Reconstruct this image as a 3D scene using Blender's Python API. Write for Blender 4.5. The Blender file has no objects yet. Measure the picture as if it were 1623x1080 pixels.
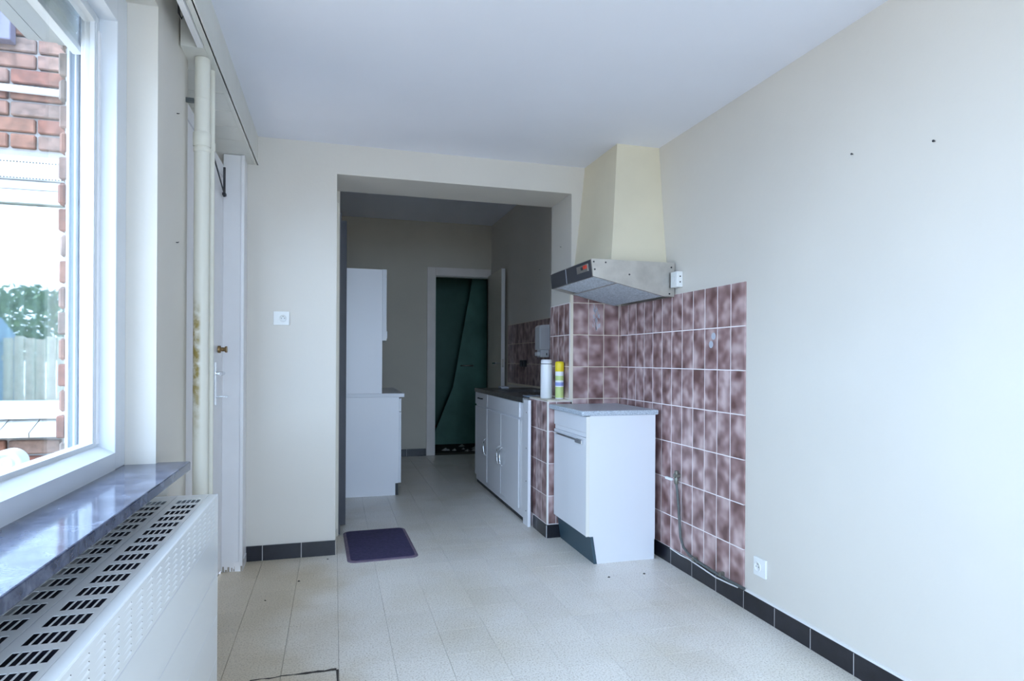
import bpy, bmesh, math, random
from mathutils import Matrix, Vector, noise
random.seed(7)
R = math.radians
D = bpy.data
scene = bpy.context.scene
COL = scene.collection

# ------------------------------------------------------------------ camera
cam_d = D.cameras.new('camera'); cam = D.objects.new('camera', cam_d); COL.objects.link(cam)
cam_d.sensor_fit = 'HORIZONTAL'; cam_d.sensor_width = 36.0
cam_d.lens = 985.65 / 1623 * 36.0
cam_d.shift_y = 29.7 / 1623
cam_d.clip_start = 0.02
cam.matrix_world = (Matrix.Translation((0, 0, 1.117)) @ Matrix.Rotation(R(-15.949), 4, 'Z')
                    @ Matrix.Rotation(R(90), 4, 'X') @ Matrix.Rotation(R(0.32), 4, 'Z'))
scene.camera = cam

# ------------------------------------------------------------------ sky and exposure
world = D.worlds.new('overcast_sky'); scene.world = world; world.use_nodes = True
bg = world.node_tree.nodes['Background']
bg.inputs['Color'].default_value = (0.56, 0.735, 1.0, 1); bg.inputs['Strength'].default_value = 1.0
scene.view_settings.view_transform = 'Standard'; scene.view_settings.look = 'None'
scene.view_settings.exposure = 3.72; scene.view_settings.gamma = 1.0
scene.view_settings.use_curve_mapping = False
scene.cycles.max_bounces = 12; scene.cycles.diffuse_bounces = 8; scene.cycles.transparent_max_bounces = 16
scene.cycles.sample_clamp_indirect = 6.0
scene.cycles.caustics_reflective = False; scene.cycles.caustics_refractive = False
scene.cycles.use_denoising = True

def portal(name, loc, rot, sx, sy):           # marks a glazed opening for sky sampling, emits nothing
    l = D.lights.new(name, 'AREA'); l.shape = 'RECTANGLE'; l.size = sx; l.size_y = sy
    l.cycles.is_portal = True
    o = D.objects.new(name, l); COL.objects.link(o); o.location = loc; o.rotation_euler = rot
portal('window_portal', (-0.83, 0.735, 1.40), (0, R(-90), 0), 1.25, 2.70)
portal('added_door_portal', (0.65, -2.82, 1.15), (R(90), 0, 0), 2.3, 2.3)  # for the added door behind the viewer
portal('patio_door_portal', (-0.83, 3.02, 1.3), (0, R(-90), 0), 1.5, 0.9)

# ------------------------------------------------------------------ materials
MATS = {}
def nt(name):
    m = D.materials.new(name); m.use_nodes = True
    n = m.node_tree.nodes; b = n['Principled BSDF']
    MATS[name] = m
    return m, m.node_tree, n, b
def lk(t, a, b): t.links.new(a, b)
def plain(name, col, rough=.5, metal=0.0, spec=.5, bump=0, bscale=60, var=0, vscale=4):
    m, t, n, b = nt(name)
    b.inputs['Base Color'].default_value = (*col, 1); b.inputs['Roughness'].default_value = rough
    b.inputs['Metallic'].default_value = metal; b.inputs['Specular IOR Level'].default_value = spec
    if var or bump:
        g = n.new('ShaderNodeNewGeometry')
    if var:
        x = n.new('ShaderNodeTexNoise'); x.inputs['Scale'].default_value = vscale; x.inputs['Detail'].default_value = 5
        lk(t, g.outputs['Position'], x.inputs['Vector'])
        r = n.new('ShaderNodeValToRGB')
        r.color_ramp.elements[0].position = .3; r.color_ramp.elements[1].position = .7
        r.color_ramp.elements[0].color = (*[c * (1 - var) for c in col], 1)
        r.color_ramp.elements[1].color = (*[min(1, c * (1 + var)) for c in col], 1)
        lk(t, x.outputs['Fac'], r.inputs['Fac']); lk(t, r.outputs['Color'], b.inputs['Base Color'])
    if bump:
        x = n.new('ShaderNodeTexNoise'); x.inputs['Scale'].default_value = bscale; x.inputs['Detail'].default_value = 4
        lk(t, g.outputs['Position'], x.inputs['Vector'])
        u = n.new('ShaderNodeBump'); u.inputs['Strength'].default_value = bump; u.inputs['Distance'].default_value = .004
        lk(t, x.outputs['Fac'], u.inputs['Height']); lk(t, u.outputs['Normal'], b.inputs['Normal'])
    return m

plain('cream_plaster', (.66, .625, .57), .6, bump=.12, bscale=45, var=.025, vscale=1.6)
plain('greasy_plaster', (.72, .655, .50), .5, bump=.1, bscale=45, var=.05, vscale=3)
plain('ceiling_paint', (.80, .82, .90), .7, bump=.06, bscale=30, var=.015, vscale=2)
plain('pelmet_paint', (.70, .69, .64), .5, var=.03, vscale=8)
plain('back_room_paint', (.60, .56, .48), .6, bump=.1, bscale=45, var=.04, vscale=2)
plain('white_wood', (.80, .79, .80), .35, var=.02, vscale=9)
plain('frame_paint', (.66, .69, .73), .3, var=.02, vscale=9)
plain('worn_edge', (.30, .26, .21), .8)
plain('cream_pipe', (.72, .70, .61), .4, var=.04, vscale=12)
plain('white_laminate', (.77, .79, .84), .32)
plain('cabinet_white', (.86, .87, .92), .3)
plain('radiator_enamel', (.88, .91, .93), .2)
plain('radiator_inside', (.015, .017, .04), .6)
plain('black_gap', (.012, .012, .014), .8)
plain('cream_edge', (.78, .77, .72), .45)
plain('teal_plinth', (.035, .075, .105), .45)
plain('black_plinth', (.012, .014, .02), .45)
plain('black_tile', (.011, .011, .017), .3, bump=.05, bscale=90, var=.3, vscale=25)
plain('grey_grout', (.50, .49, .50), .8)
plain('pink_grout', (.86, .80, .80), .75)
plain('yellow_grout', (.78, .70, .58), .75)
plain('floor_joint', (.16, .14, .11), .9)
plain('chrome', (.80, .82, .85), .18, metal=1)
plain('steel', (.52, .49, .45), .42, metal=.85, var=.12, vscale=14)
plain('sink_steel', (.20, .20, .20), .35, metal=.9, var=.15, vscale=12)
plain('hood_black', (.05, .05, .058), .3)
plain('mesh_filter', (.48, .52, .57), .5, metal=.5, var=.2, vscale=90)
plain('brass', (.26, .17, .08), .35, metal=1)
plain('dark_iron', (.03, .03, .035), .5)
plain('socket_white', (.80, .81, .80), .35)
plain('socket_hole', (.10, .10, .11), .6)
plain('red_switch', (.62, .06, .03), .35)
plain('mat_pile', (.050, .042, .110), .95, bump=.8, bscale=380, var=.25, vscale=60)
plain('mat_rubber', (.17, .13, .19), .6, var=.15, vscale=30)
plain('dark_door', (.055, .055, .068), .5, var=.12, vscale=6)
plain('inner_door_paint', (.74, .70, .60), .4)
plain('inner_trim_paint', (.78, .73, .70), .5, var=.04, vscale=6)
plain('green_paint', (.050, .155, .115), .5, var=.18, vscale=3)
plain('green_panel', (.075, .21, .16), .5, var=.2, vscale=4)
plain('cellar_floor', (.05, .045, .04), .9, var=.4, vscale=12)
plain('rust_pipe', (.10, .035, .03), .6)
plain('white_plastic', (.82, .84, .88), .3)
plain('grey_plastic', (.50, .53, .60), .4)
plain('yellow_cap', (.85, .66, .02), .35)
plain('green_label', (.56, .68, .26), .4)
plain('blue_label', (.28, .34, .66), .4)
plain('blue_cloth', (.36, .46, .62), .9, bump=.3, bscale=200)
plain('gas_pipe_paint', (.09, .10, .10), .4, var=.2, vscale=30)
plain('valve_metal', (.22, .22, .19), .4, metal=.7)
plain('filler_caulk', (.78, .78, .78), .7)
plain('marble_ledge', (.66, .60, .50), .25, var=.1, vscale=20)
plain('mortar', (.34, .33, .32), .9, bump=.4, bscale=120)
plain('white_pvc', (.62, .64, .66), .3)
plain('coping_tile', (.50, .49, .46), .7, var=.08, vscale=15)
plain('lamp_box', (.13, .12, .17), .5)
plain('shutter_grey', (.52, .58, .57), .5)
plain('guide_shade_tone', (.16, .21, .27), .4)  # bluish shade on the white shutter guide, put into the colour
plain('canopy_paint', (.30, .32, .32), .6)
plain('patio_stone', (.56, .42, .30), .9, var=.1, vscale=4)  # light, warm tint chosen so its bounce warms the upper walls
plain('fence_wood', (.42, .37, .32), .85, var=.2, vscale=9)
plain('blue_tarp', (.10, .17, .28), .7)
plain('bark', (.10, .07, .05), .9)
plain('leaf', (.09, .14, .05), .7, var=.35, vscale=5)
plain('net_curtain', (.34, .40, .38), .9)
plain('house_render', (.55, .53, .5), .9)
plain('debris', (.05, .045, .04), .9)

def speckle_counter():
    m, t, n, b = nt('speckled_counter')
    g = n.new('ShaderNodeNewGeometry'); x = n.new('ShaderNodeTexNoise'); x.inputs['Scale'].default_value = 260; x.inputs['Detail'].default_value = 2
    lk(t, g.outputs['Position'], x.inputs['Vector'])
    r = n.new('ShaderNodeValToRGB'); e = r.color_ramp.elements
    e[0].position = .38; e[0].color = (.33, .39, .46, 1); e[1].position = .62; e[1].color = (.62, .68, .76, 1)
    lk(t, x.outputs['Fac'], r.inputs['Fac']); lk(t, r.outputs['Color'], b.inputs['Base Color']); b.inputs['Roughness'].default_value = .3
speckle_counter()

def tile_glaze():
    m, t, n, b = nt('mauve_glaze')
    g = n.new('ShaderNodeNewGeometry'); oi = n.new('ShaderNodeObjectInfo')
    mul = n.new('ShaderNodeMath'); mul.operation = 'MULTIPLY'; mul.inputs[1].default_value = 37.0
    lk(t, oi.outputs['Random'], mul.inputs[0])
    add = n.new('ShaderNodeVectorMath'); add.operation = 'ADD'
    lk(t, g.outputs['Position'], add.inputs[0]); lk(t, mul.outputs[0], add.inputs[1])
    x = n.new('ShaderNodeTexNoise'); x.inputs['Scale'].default_value = 13; x.inputs['Detail'].default_value = 1.3; x.inputs['Roughness'].default_value = .45
    lk(t, add.outputs[0], x.inputs['Vector'])
    r = n.new('ShaderNodeValToRGB'); e = r.color_ramp.elements
    e[0].position = .28; e[0].color = (.16, .082, .076, 1)
    e[1].position = .74; e[1].color = (.64, .49, .485, 1)
    k = e.new(.5); k.color = (.335, .21, .205, 1)
    lk(t, x.outputs['Fac'], r.inputs['Fac']); lk(t, r.outputs['Color'], b.inputs['Base Color'])
    b.inputs['Roughness'].default_value = .28; b.inputs['Specular IOR Level'].default_value = .4
tile_glaze()

def floor_mat():
    m, t, n, b = nt('speckled_floor')
    g = n.new('ShaderNodeNewGeometry'); oi = n.new('ShaderNodeObjectInfo')
    x = n.new('ShaderNodeTexNoise'); x.inputs['Scale'].default_value = 150; x.inputs['Detail'].default_value = 3; x.inputs['Roughness'].default_value = .65
    lk(t, g.outputs['Position'], x.inputs['Vector'])
    r = n.new('ShaderNodeValToRGB'); e = r.color_ramp.elements
    e[0].position = .30; e[0].color = (.46, .41, .34, 1); e[1].position = .52; e[1].color = (.83, .80, .75, 1)
    lk(t, x.outputs['Fac'], r.inputs['Fac'])
    y = n.new('ShaderNodeTexNoise'); y.inputs['Scale'].default_value = 2.6; y.inputs['Detail'].default_value = 4
    lk(t, g.outputs['Position'], y.inputs['Vector'])
    r2 = n.new('ShaderNodeValToRGB'); e = r2.color_ramp.elements
    e[0].position = .32; e[0].color = (.92, .90, .85, 1); e[1].position = .55; e[1].color = (1, 1, 1, 1)
    lk(t, y.outputs['Fac'], r2.inputs['Fac'])
    mx = n.new('ShaderNodeMix'); mx.data_type = 'RGBA'; mx.blend_type = 'MULTIPLY'; mx.inputs[0].default_value = 1
    lk(t, r.outputs['Color'], mx.inputs[6]); lk(t, r2.outputs['Color'], mx.inputs[7])
    sx = n.new('ShaderNodeSeparateXYZ'); lk(t, g.outputs['Position'], sx.inputs[0])
    dm = n.new('ShaderNodeMapRange'); dm.interpolation_type = 'SMOOTHSTEP'; dm.inputs[1].default_value = .22; dm.inputs[2].default_value = -.30   # trodden-in dirt along the courtyard door
    wob = n.new('ShaderNodeMath'); wob.operation = 'MULTIPLY_ADD'; wob.inputs[1].default_value = .6
    lk(t, y.outputs['Fac'], wob.inputs[0]); lk(t, sx.outputs['X'], wob.inputs[2])
    sb = n.new('ShaderNodeMath'); sb.operation = 'SUBTRACT'; sb.inputs[1].default_value = .3; lk(t, wob.outputs[0], sb.inputs[0]); lk(t, sb.outputs[0], dm.inputs[0])
    mx2 = n.new('ShaderNodeMix'); mx2.data_type = 'RGBA'; mx2.blend_type = 'MULTIPLY'; lk(t, dm.outputs[0], mx2.inputs[0])
    lk(t, mx.outputs[2], mx2.inputs[6]); mx2.inputs[7].default_value = (.76, .68, .56, 1); mx = mx2
    hv = n.new('ShaderNodeHueSaturation')
    ma = n.new('ShaderNodeMapRange'); ma.inputs[3].default_value = .97; ma.inputs[4].default_value = 1.03
    lk(t, oi.outputs['Random'], ma.inputs[0]); lk(t, ma.outputs[0], hv.inputs['Value']); lk(t, mx.outputs[2], hv.inputs['Color'])
    lk(t, hv.outputs['Color'], b.inputs['Base Color']); b.inputs['Roughness'].default_value = .33
    b.inputs['Specular IOR Level'].default_value = .45
floor_mat()

def stone_mat():
    m, t, n, b = nt('blue_stone')
    g = n.new('ShaderNodeNewGeometry'); x = n.new('ShaderNodeTexNoise'); x.inputs['Scale'].default_value = 14; x.inputs['Detail'].default_value = 8; x.inputs['Roughness'].default_value = .7
    x.inputs['Distortion'].default_value = .6
    lk(t, g.outputs['Position'], x.inputs['Vector'])
    r = n.new('ShaderNodeValToRGB'); e = r.color_ramp.elements
    e[0].position = .40; e[0].color = (.045, .055, .10, 1); e[1].position = .75; e[1].color = (.20, .225, .31, 1)
    lk(t, x.outputs['Fac'], r.inputs['Fac']); lk(t, r.outputs['Color'], b.inputs['Base Color'])
    b.inputs['Roughness'].default_value = .10; b.inputs['Specular IOR Level'].default_value = .6
stone_mat()

def brick_mat():
    m, t, n, b = nt('brick_clay')
    g = n.new('ShaderNodeNewGeometry'); oi = n.new('ShaderNodeObjectInfo')
    r0 = n.new('ShaderNodeValToRGB'); e = r0.color_ramp.elements
    e[0].position = 0; e[0].color = (.19, .075, .05, 1); e[1].position = 1; e[1].color = (.19, .155, .13, 1)
    k = e.new(.35); k.color = (.21, .10, .065, 1); k = e.new(.7); k.color = (.22, .135, .105, 1)
    lk(t, oi.outputs['Random'], r0.inputs['Fac'])
    x = n.new('ShaderNodeTexNoise'); x.inputs['Scale'].default_value = 28; x.inputs['Detail'].default_value = 6
    lk(t, g.outputs['Position'], x.inputs['Vector'])
    r = n.new('ShaderNodeValToRGB'); e = r.color_ramp.elements
    e[0].position = .35; e[0].color = (.62, .6, .6, 1); e[1].position = .65; e[1].color = (1.15, 1.1, 1.1, 1)
    lk(t, x.outputs['Fac'], r.inputs['Fac'])
    mx = n.new('ShaderNodeMix'); mx.data_type = 'RGBA'; mx.blend_type = 'MULTIPLY'; mx.inputs[0].default_value = 1
    lk(t, r0.outputs['Color'], mx.inputs[6]); lk(t, r.outputs['Color'], mx.inputs[7]); lk(t, mx.outputs[2], b.inputs['Base Color'])
    b.inputs['Roughness'].default_value = .85
    u = n.new('ShaderNodeBump'); u.inputs['Strength'].default_value = .5; u.inputs['Distance'].default_value = .006
    lk(t, x.outputs['Fac'], u.inputs['Height']); lk(t, u.outputs['Normal'], b.inputs['Normal'])
brick_mat()

def glass_mat(name, refl, tint=(.96, .98, .98)):
    m, t, n, b = nt(name); n.remove(b)
    tr = n.new('ShaderNodeBsdfTransparent'); tr.inputs['Color'].default_value = (*tint, 1)
    gl = n.new('ShaderNodeBsdfGlossy'); gl.inputs['Roughness'].default_value = .02
    fr = n.new('ShaderNodeFresnel'); 
    ge = n.new('ShaderNodeNewGeometry'); mi = n.new('ShaderNodeMapRange'); mi.inputs[3].default_value = 1.5; mi.inputs[4].default_value = 1 / 1.5
    lk(t, ge.outputs['Backfacing'], mi.inputs[0]); lk(t, mi.outputs[0], fr.inputs['IOR'])   # same sheet seen from either side
    ad = n.new('ShaderNodeMath'); ad.operation = 'ADD'; ad.use_clamp = True; ad.inputs[1].default_value = refl
    lk(t, fr.outputs[0], ad.inputs[0])
    mx = n.new('ShaderNodeMixShader'); lk(t, ad.outputs[0], mx.inputs[0]); lk(t, tr.outputs[0], mx.inputs[1]); lk(t, gl.outputs[0], mx.inputs[2])
    lk(t, mx.outputs[0], n['Material Output'].inputs['Surface'])
glass_mat('clear_glass', 0.0)
glass_mat('mirror_glass', 0.24, (.9, .95, .92))

def pipe_stain():
    m, t, n, b = nt('stained_pipe')
    g = n.new('ShaderNodeNewGeometry'); s = n.new('ShaderNodeSeparateXYZ'); lk(t, g.outputs['Position'], s.inputs[0])
    x = n.new('ShaderNodeTexNoise'); x.inputs['Scale'].default_value = 35; x.inputs['Detail'].default_value = 5
    lk(t, g.outputs['Position'], x.inputs['Vector'])
    mr = n.new('ShaderNodeMapRange'); mr.interpolation_type = 'SMOOTHSTEP'
    mr.inputs[1].default_value = 1.36; mr.inputs[2].default_value = 1.22; lk(t, s.outputs['Z'], mr.inputs[0])
    mr2 = n.new('ShaderNodeMapRange'); mr2.interpolation_type = 'SMOOTHSTEP'
    mr2.inputs[1].default_value = .78; mr2.inputs[2].default_value = 1.05; lk(t, s.outputs['Z'], mr2.inputs[0])
    mr3 = n.new('ShaderNodeMapRange'); mr3.interpolation_type = 'SMOOTHSTEP'
    mr3.inputs[1].default_value = -.449; mr3.inputs[2].default_value = -.462; lk(t, s.outputs['X'], mr3.inputs[0])
    a = n.new('ShaderNodeMath'); a.operation = 'MULTIPLY'; lk(t, mr.outputs[0], a.inputs[0]); lk(t, mr2.outputs[0], a.inputs[1])
    c = n.new('ShaderNodeMath'); c.operation = 'MULTIPLY'; lk(t, a.outputs[0], c.inputs[0]); lk(t, mr3.outputs[0], c.inputs[1])
    r = n.new('ShaderNodeValToRGB'); r.color_ramp.elements[0].position = .35; r.color_ramp.elements[1].position = .6
    lk(t, x.outputs['Fac'], r.inputs['Fac'])
    d = n.new('ShaderNodeMath'); d.operation = 'MULTIPLY'; lk(t, c.outputs[0], d.inputs[0]); lk(t, r.outputs['Color'], d.inputs[1])
    mx = n.new('ShaderNodeMix'); mx.data_type = 'RGBA'; mx.inputs[6].default_value = (.70, .68, .60, 1); mx.inputs[7].default_value = (.33, .25, .07, 1)
    lk(t, d.outputs[0], mx.inputs[0]); lk(t, mx.outputs[2], b.inputs['Base Color']); b.inputs['Roughness'].default_value = .45
pipe_stain()

# ------------------------------------------------------------------ mesh helpers
WL = {}                                   # world position of each root
class MB:
    def __init__(s): s.v = []; s.f = []; s.mi = []; s.sm = []
    def add(s, vs, fs, mi=0, smooth=False):
        o = len(s.v); s.v += [tuple(v) for v in vs]
        for f in fs: s.f.append(tuple(i + o for i in f)); s.mi.append(mi); s.sm.append(smooth)
        return s
    def box(s, x0, x1, y0, y1, z0, z1, mi=0, bev=0):
        x0, x1 = min(x0, x1), max(x0, x1); y0, y1 = min(y0, y1), max(y0, y1); z0, z1 = min(z0, z1), max(z0, z1)
        if bev:
            bm = bmesh.new(); bmesh.ops.create_cube(bm, size=1)
            for v in bm.verts: v.co = Vector(((x0 + x1) / 2 + v.co.x * (x1 - x0), (y0 + y1) / 2 + v.co.y * (y1 - y0), (z0 + z1) / 2 + v.co.z * (z1 - z0)))
            bmesh.ops.bevel(bm, geom=bm.edges[:], offset=min(bev, .45 * min(x1 - x0, y1 - y0, z1 - z0)), segments=2, affect='EDGES', profile=.5)
            bm.verts.index_update()
            s.add([v.co for v in bm.verts], [[v.index for v in f.verts] for f in bm.faces], mi); bm.free(); return s
        return s.add([(x0, y0, z0), (x1, y0, z0), (x1, y1, z0), (x0, y1, z0), (x0, y0, z1), (x1, y0, z1), (x1, y1, z1), (x0, y1, z1)],
                     [(0, 3, 2, 1), (4, 5, 6, 7), (0, 1, 5, 4), (1, 2, 6, 5), (2, 3, 7, 6), (3, 0, 4, 7)], mi)
    def prism(s, poly, axis, a, b, mi=0):      # poly in the two other axes, extruded along axis from a to b
        def mk(p, q):
            return {'X': (q, p[0], p[1]), 'Y': (p[0], q, p[1]), 'Z': (p[0], p[1], q)}[axis]
        n = len(poly); vs = [mk(p, a) for p in poly] + [mk(p, b) for p in poly]
        fs = [tuple(range(n)), tuple(range(2 * n - 1, n - 1, -1))] + [(i, i + n, (i + 1) % n + n, (i + 1) % n) for i in range(n)]
        return s.add(vs, fs, mi)
    def tube(s, pts, r, seg=14, mi=0, smooth=True, cap=True):
        pts = [Vector(p) for p in pts]; n = len(pts); rs = r if isinstance(r, (list, tuple)) else [r] * n
        vs = []; up = None
        for i, p in enumerate(pts):
            d = (pts[min(i + 1, n - 1)] - pts[max(i - 1, 0)]).normalized()
            if up is None:
                up = Vector((0, 0, 1)) if abs(d.z) < .9 else Vector((1, 0, 0))
            u = d.cross(up)
            u = u.normalized() if u.length > 1e-6 else d.orthogonal().normalized()
            w = d.cross(u).normalized(); up = -w if False else up
            for k in range(seg):
                a = 2 * math.pi * k / seg; vs.append(p + (u * math.cos(a) + w * math.sin(a)) * rs[i])
        fs = [(i * seg + k, (i + 1) * seg + k, (i + 1) * seg + (k + 1) % seg, i * seg + (k + 1) % seg) for i in range(n - 1) for k in range(seg)]
        s.add(vs, fs, mi, smooth)
        if cap: s.add(vs[:seg], [tuple(range(seg))], mi); s.add(vs[-seg:], [tuple(range(seg - 1, -1, -1))], mi)
        return s
    def lathe(s, prof, cx, cy, z0, seg=28, mi=0, axis='Z'):
        vs = []; n = len(prof)
        for r, z in prof:
            for k in range(seg):
                a = 2 * math.pi * k / seg
                if axis == 'Z': vs.append((cx + r * math.cos(a), cy + r * math.sin(a), z0 + z))
                elif axis == 'Y': vs.append((cx + r * math.cos(a), cy + z, z0 + r * math.sin(a)))
                else: vs.append((cx + z, cy + r * math.cos(a), z0 + r * math.sin(a)))
        fs = [(i * seg + k, i * seg + (k + 1) % seg, (i + 1) * seg + (k + 1) % seg, (i + 1) * seg + k) for i in range(n - 1) for k in range(seg)]
        s.add(vs, fs, mi, True)
        s.add(vs[:seg], [tuple(range(seg))], mi); s.add(vs[-seg:], [tuple(range(seg))], mi)
        return s
    def mesh(s, name, mats, off=(0, 0, 0)):
        me = D.meshes.new(name)
        me.from_pydata([(v[0] - off[0], v[1] - off[1], v[2] - off[2]) for v in s.v], [], s.f)
        for m in mats: me.materials.append(MATS[m])
        for p, mi, sm in zip(me.polygons, s.mi, s.sm): p.material_index = mi; p.use_smooth = sm
        bm = bmesh.new(); bm.from_mesh(me); bmesh.ops.recalc_face_normals(bm, faces=bm.faces[:]); bm.to_mesh(me); bm.free()
        me.update(); return me
    def obj(s, name, mat, parent=None, loc=None):
        mats = mat if isinstance(mat, (list, tuple)) else [mat]
        if parent is not None: off = WL[parent.name]
        elif loc is not None: off = loc
        else:
            xs = [v[0] for v in s.v]; ys = [v[1] for v in s.v]; zs = [v[2] for v in s.v]
            off = ((min(xs) + max(xs)) / 2, (min(ys) + max(ys)) / 2, min(zs))
        o = D.objects.new(name, s.mesh(name, mats, off)); COL.objects.link(o)
        if parent is not None: o.parent = parent
        else: o.location = off
        WL[o.name] = off
        return o
def tag(o, label=None, cat=None, group=None, kind=None):
    if label: o['label'] = label
    if cat: o['category'] = cat
    if group: o['group'] = group
    if kind: o['kind'] = kind
    return o
def thing(name, loc, label, cat, group=None, kind=None):
    o = D.objects.new(name, None); COL.objects.link(o); o.location = loc; o.empty_display_size = .1
    WL[o.name] = tuple(loc); return tag(o, label, cat, group, kind)
def box(name, b, mat, parent=None, bev=0):
    return MB().box(*b, bev=bev).obj(name, mat, parent)
def share(name, me, loc, parent):          # another piece that shares mesh data, at world position loc
    o = D.objects.new(name, me); COL.objects.link(o); o.parent = parent
    w = WL[parent.name]; o.location = (loc[0] - w[0], loc[1] - w[1], loc[2] - w[2]); return o
MC = {}
def piece(name, size, mat, loc, parent, bev=.0007):   # a small block, mesh shared between equal sizes
    k = (name, tuple(round(x, 4) for x in size), mat)
    if k not in MC:
        sx, sy, sz = size
        MC[k] = MB().box(-sx / 2, sx / 2, -sy / 2, sy / 2, -sz / 2, sz / 2, bev=0).mesh(name, [mat])
        if bev:
            bm = bmesh.new(); bm.from_mesh(MC[k]); bmesh.ops.bevel(bm, geom=bm.edges[:], offset=bev, segments=1, affect='EDGES'); bm.to_mesh(MC[k]); bm.free()
    return share(name, MC[k], loc, parent)

# ------------------------------------------------------------------ key planes (metres)
XR = 1.786      # tiled right wall face
YB = 3.677      # wall with the wide opening
YO = 4.05       # rear of that wall
ZC = 2.336      # kitchen ceiling
ZB = 2.70       # ceiling of the rear kitchen
YF = 7.165      # far wall
XW = -0.509     # window wall face
YR = -2.70      # wall behind the viewer
XO = -0.785     # outside brick face
T = .2025       # tile row pitch
TW = .1056      # tile column pitch

# ================================================================== STRUCTURE
# floor with its tiles
fl = MB().box(-.60, 1.95, YR - .15, 7.35, -.12, -.004).obj('floor', 'floor_joint')
tag(fl, 'cream speckled tile floor running from the kitchen into the rear room', 'floor', kind='structure')
PX, PY = .197, .213
x0g, y0g = .022, 2.315
far_tiles = MB()
def xlim(yc):
    if yc < YB: return -.565, XR
    if yc < YO: return .01, 1.30
    return .03, XR
for j in range(-29, 24):
    ya, yb2 = y0g + j * PY, y0g + (j + 1) * PY
    if ya > YF or yb2 < YR: continue
    for sa, sb in ((ya, yb2),):
        segs = []
        for cut in (YB, YO):
            if sa < cut < sb: segs = [(sa, cut), (cut, sb)]
        for a, b in segs or [(sa, sb)]:
            b = min(b, YF); a = max(a, YR)
            if b - a < .004: continue
            xl, xh = xlim((a + b) / 2)
            for i in range(-4, 10):
                xa, xb = max(x0g + i * PX, xl), min(x0g + (i + 1) * PX, xh)
                if xb - xa < .004: continue
                g = .0011
                if a > 1.2:
                    piece('floor_tile', (xb - xa - g, b - a - g, .02), 'speckled_floor', ((xa + xb) / 2, (a + b) / 2, -.01), fl, bev=.0005)
                else:
                    far_tiles.box(xa + g / 2, xb - g / 2, a + g / 2, b - g / 2, -.02, 0)
tag(far_tiles.obj('floor_tiles_behind', 'speckled_floor', fl), kind='stuff')
# broken joint in the floor near the radiator end
cr = MB(); pts = []
random.seed(3)
for k in range(15):
    x = -.275 + .0206 * k
    pts.append((x, 2.3155 + random.uniform(-.004, .004), random.uniform(.0015, .006) + (.004 if k > 8 else 0)))
for a, b in zip(pts, pts[1:]):
    cr.add([(a[0], a[1] - a[2], .0006), (b[0], b[1] - b[2], .0006), (b[0], b[1] + b[2], .0006), (a[0], a[1] + a[2], .0006)], [(0, 1, 2, 3)])
cr.add([(.012, 2.315, .0007), (.021, 2.315, .0007), (.020, 2.20, .0007), (.015, 2.20, .0007)], [(0, 1, 2, 3)])
cr.obj('floor_crack', 'debris', fl)

# ceilings
tag(box('ceiling', (-.9, 1.95, YR - .15, YB + .1, ZC, ZC + .12), 'ceiling_paint'), 'pale blue-white painted ceiling over the front kitchen', 'ceiling', kind='structure')
tag(box('ceiling', (-.1, 1.95, YO - .05, YF + .15, ZB, ZB + .12), 'ceiling_paint'), 'dim ceiling of the rear room beyond the opening', 'ceiling', kind='structure')

# right wall
wr = MB().box(1.79, 1.95, YR - .15, YF + .15, -.12, ZB + .1).obj('wall_right', 'cream_plaster')
tag(wr, 'long cream plaster wall with a mauve tiled corner', 'wall', kind='structure')
# back wall with opening
m = MB()
m.box(-.46, .01, YB, YO, -.12, ZB + .1); m.box(.01, 1.437, YB, YO, 2.166, ZB + .1); m.box(1.437, 1.79, YB, YO, -.12, ZB + .1)
m.box(-.80, -.46, YB, YO, -.12, ZB + .1)
wb = m.obj('wall_back', 'cream_plaster')
tag(wb, 'cream wall pierced by the wide opening to the rear room', 'wall', kind='structure')
# low wall inside the opening
wl = MB().box(1.2832, 1.437, YB + .0008, YO, -.12, .853).obj('wall_low', 'pink_grout')
tag(wl, 'low tiled stub wall with a flat ledge beside the small base cabinet', 'wall', kind='structure')
# rear room
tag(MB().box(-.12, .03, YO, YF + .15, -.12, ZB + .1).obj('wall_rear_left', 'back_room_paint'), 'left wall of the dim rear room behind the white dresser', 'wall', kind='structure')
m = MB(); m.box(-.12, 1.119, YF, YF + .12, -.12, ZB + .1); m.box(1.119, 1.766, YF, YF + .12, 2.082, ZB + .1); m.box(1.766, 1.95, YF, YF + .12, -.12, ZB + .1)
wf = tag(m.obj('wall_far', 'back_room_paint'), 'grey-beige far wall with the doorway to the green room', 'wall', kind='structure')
# window wall (left)
m = MB()
m.box(-.70, -.60, YR - .15, 2.20, -.12, .775)                  # thin apron under the sill
m.box(-.70, XW, 2.07, 2.46, .775, ZC + .1); m.box(-.70, XW, 2.20, 2.46, -.12, .775)
m.box(-.70, XW, YR - .15, 2.07, 2.16, ZC + .1)
m.box(-.70, XW, YR - .15, -.60, .775, 2.16)
m.box(-.70, -.60, 2.46, YB, 2.11, ZC + .1)
tag(m.obj('wall_left', 'cream_plaster'), 'cream window wall with a deep reveal above the stone sill', 'wall', kind='structure')
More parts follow.
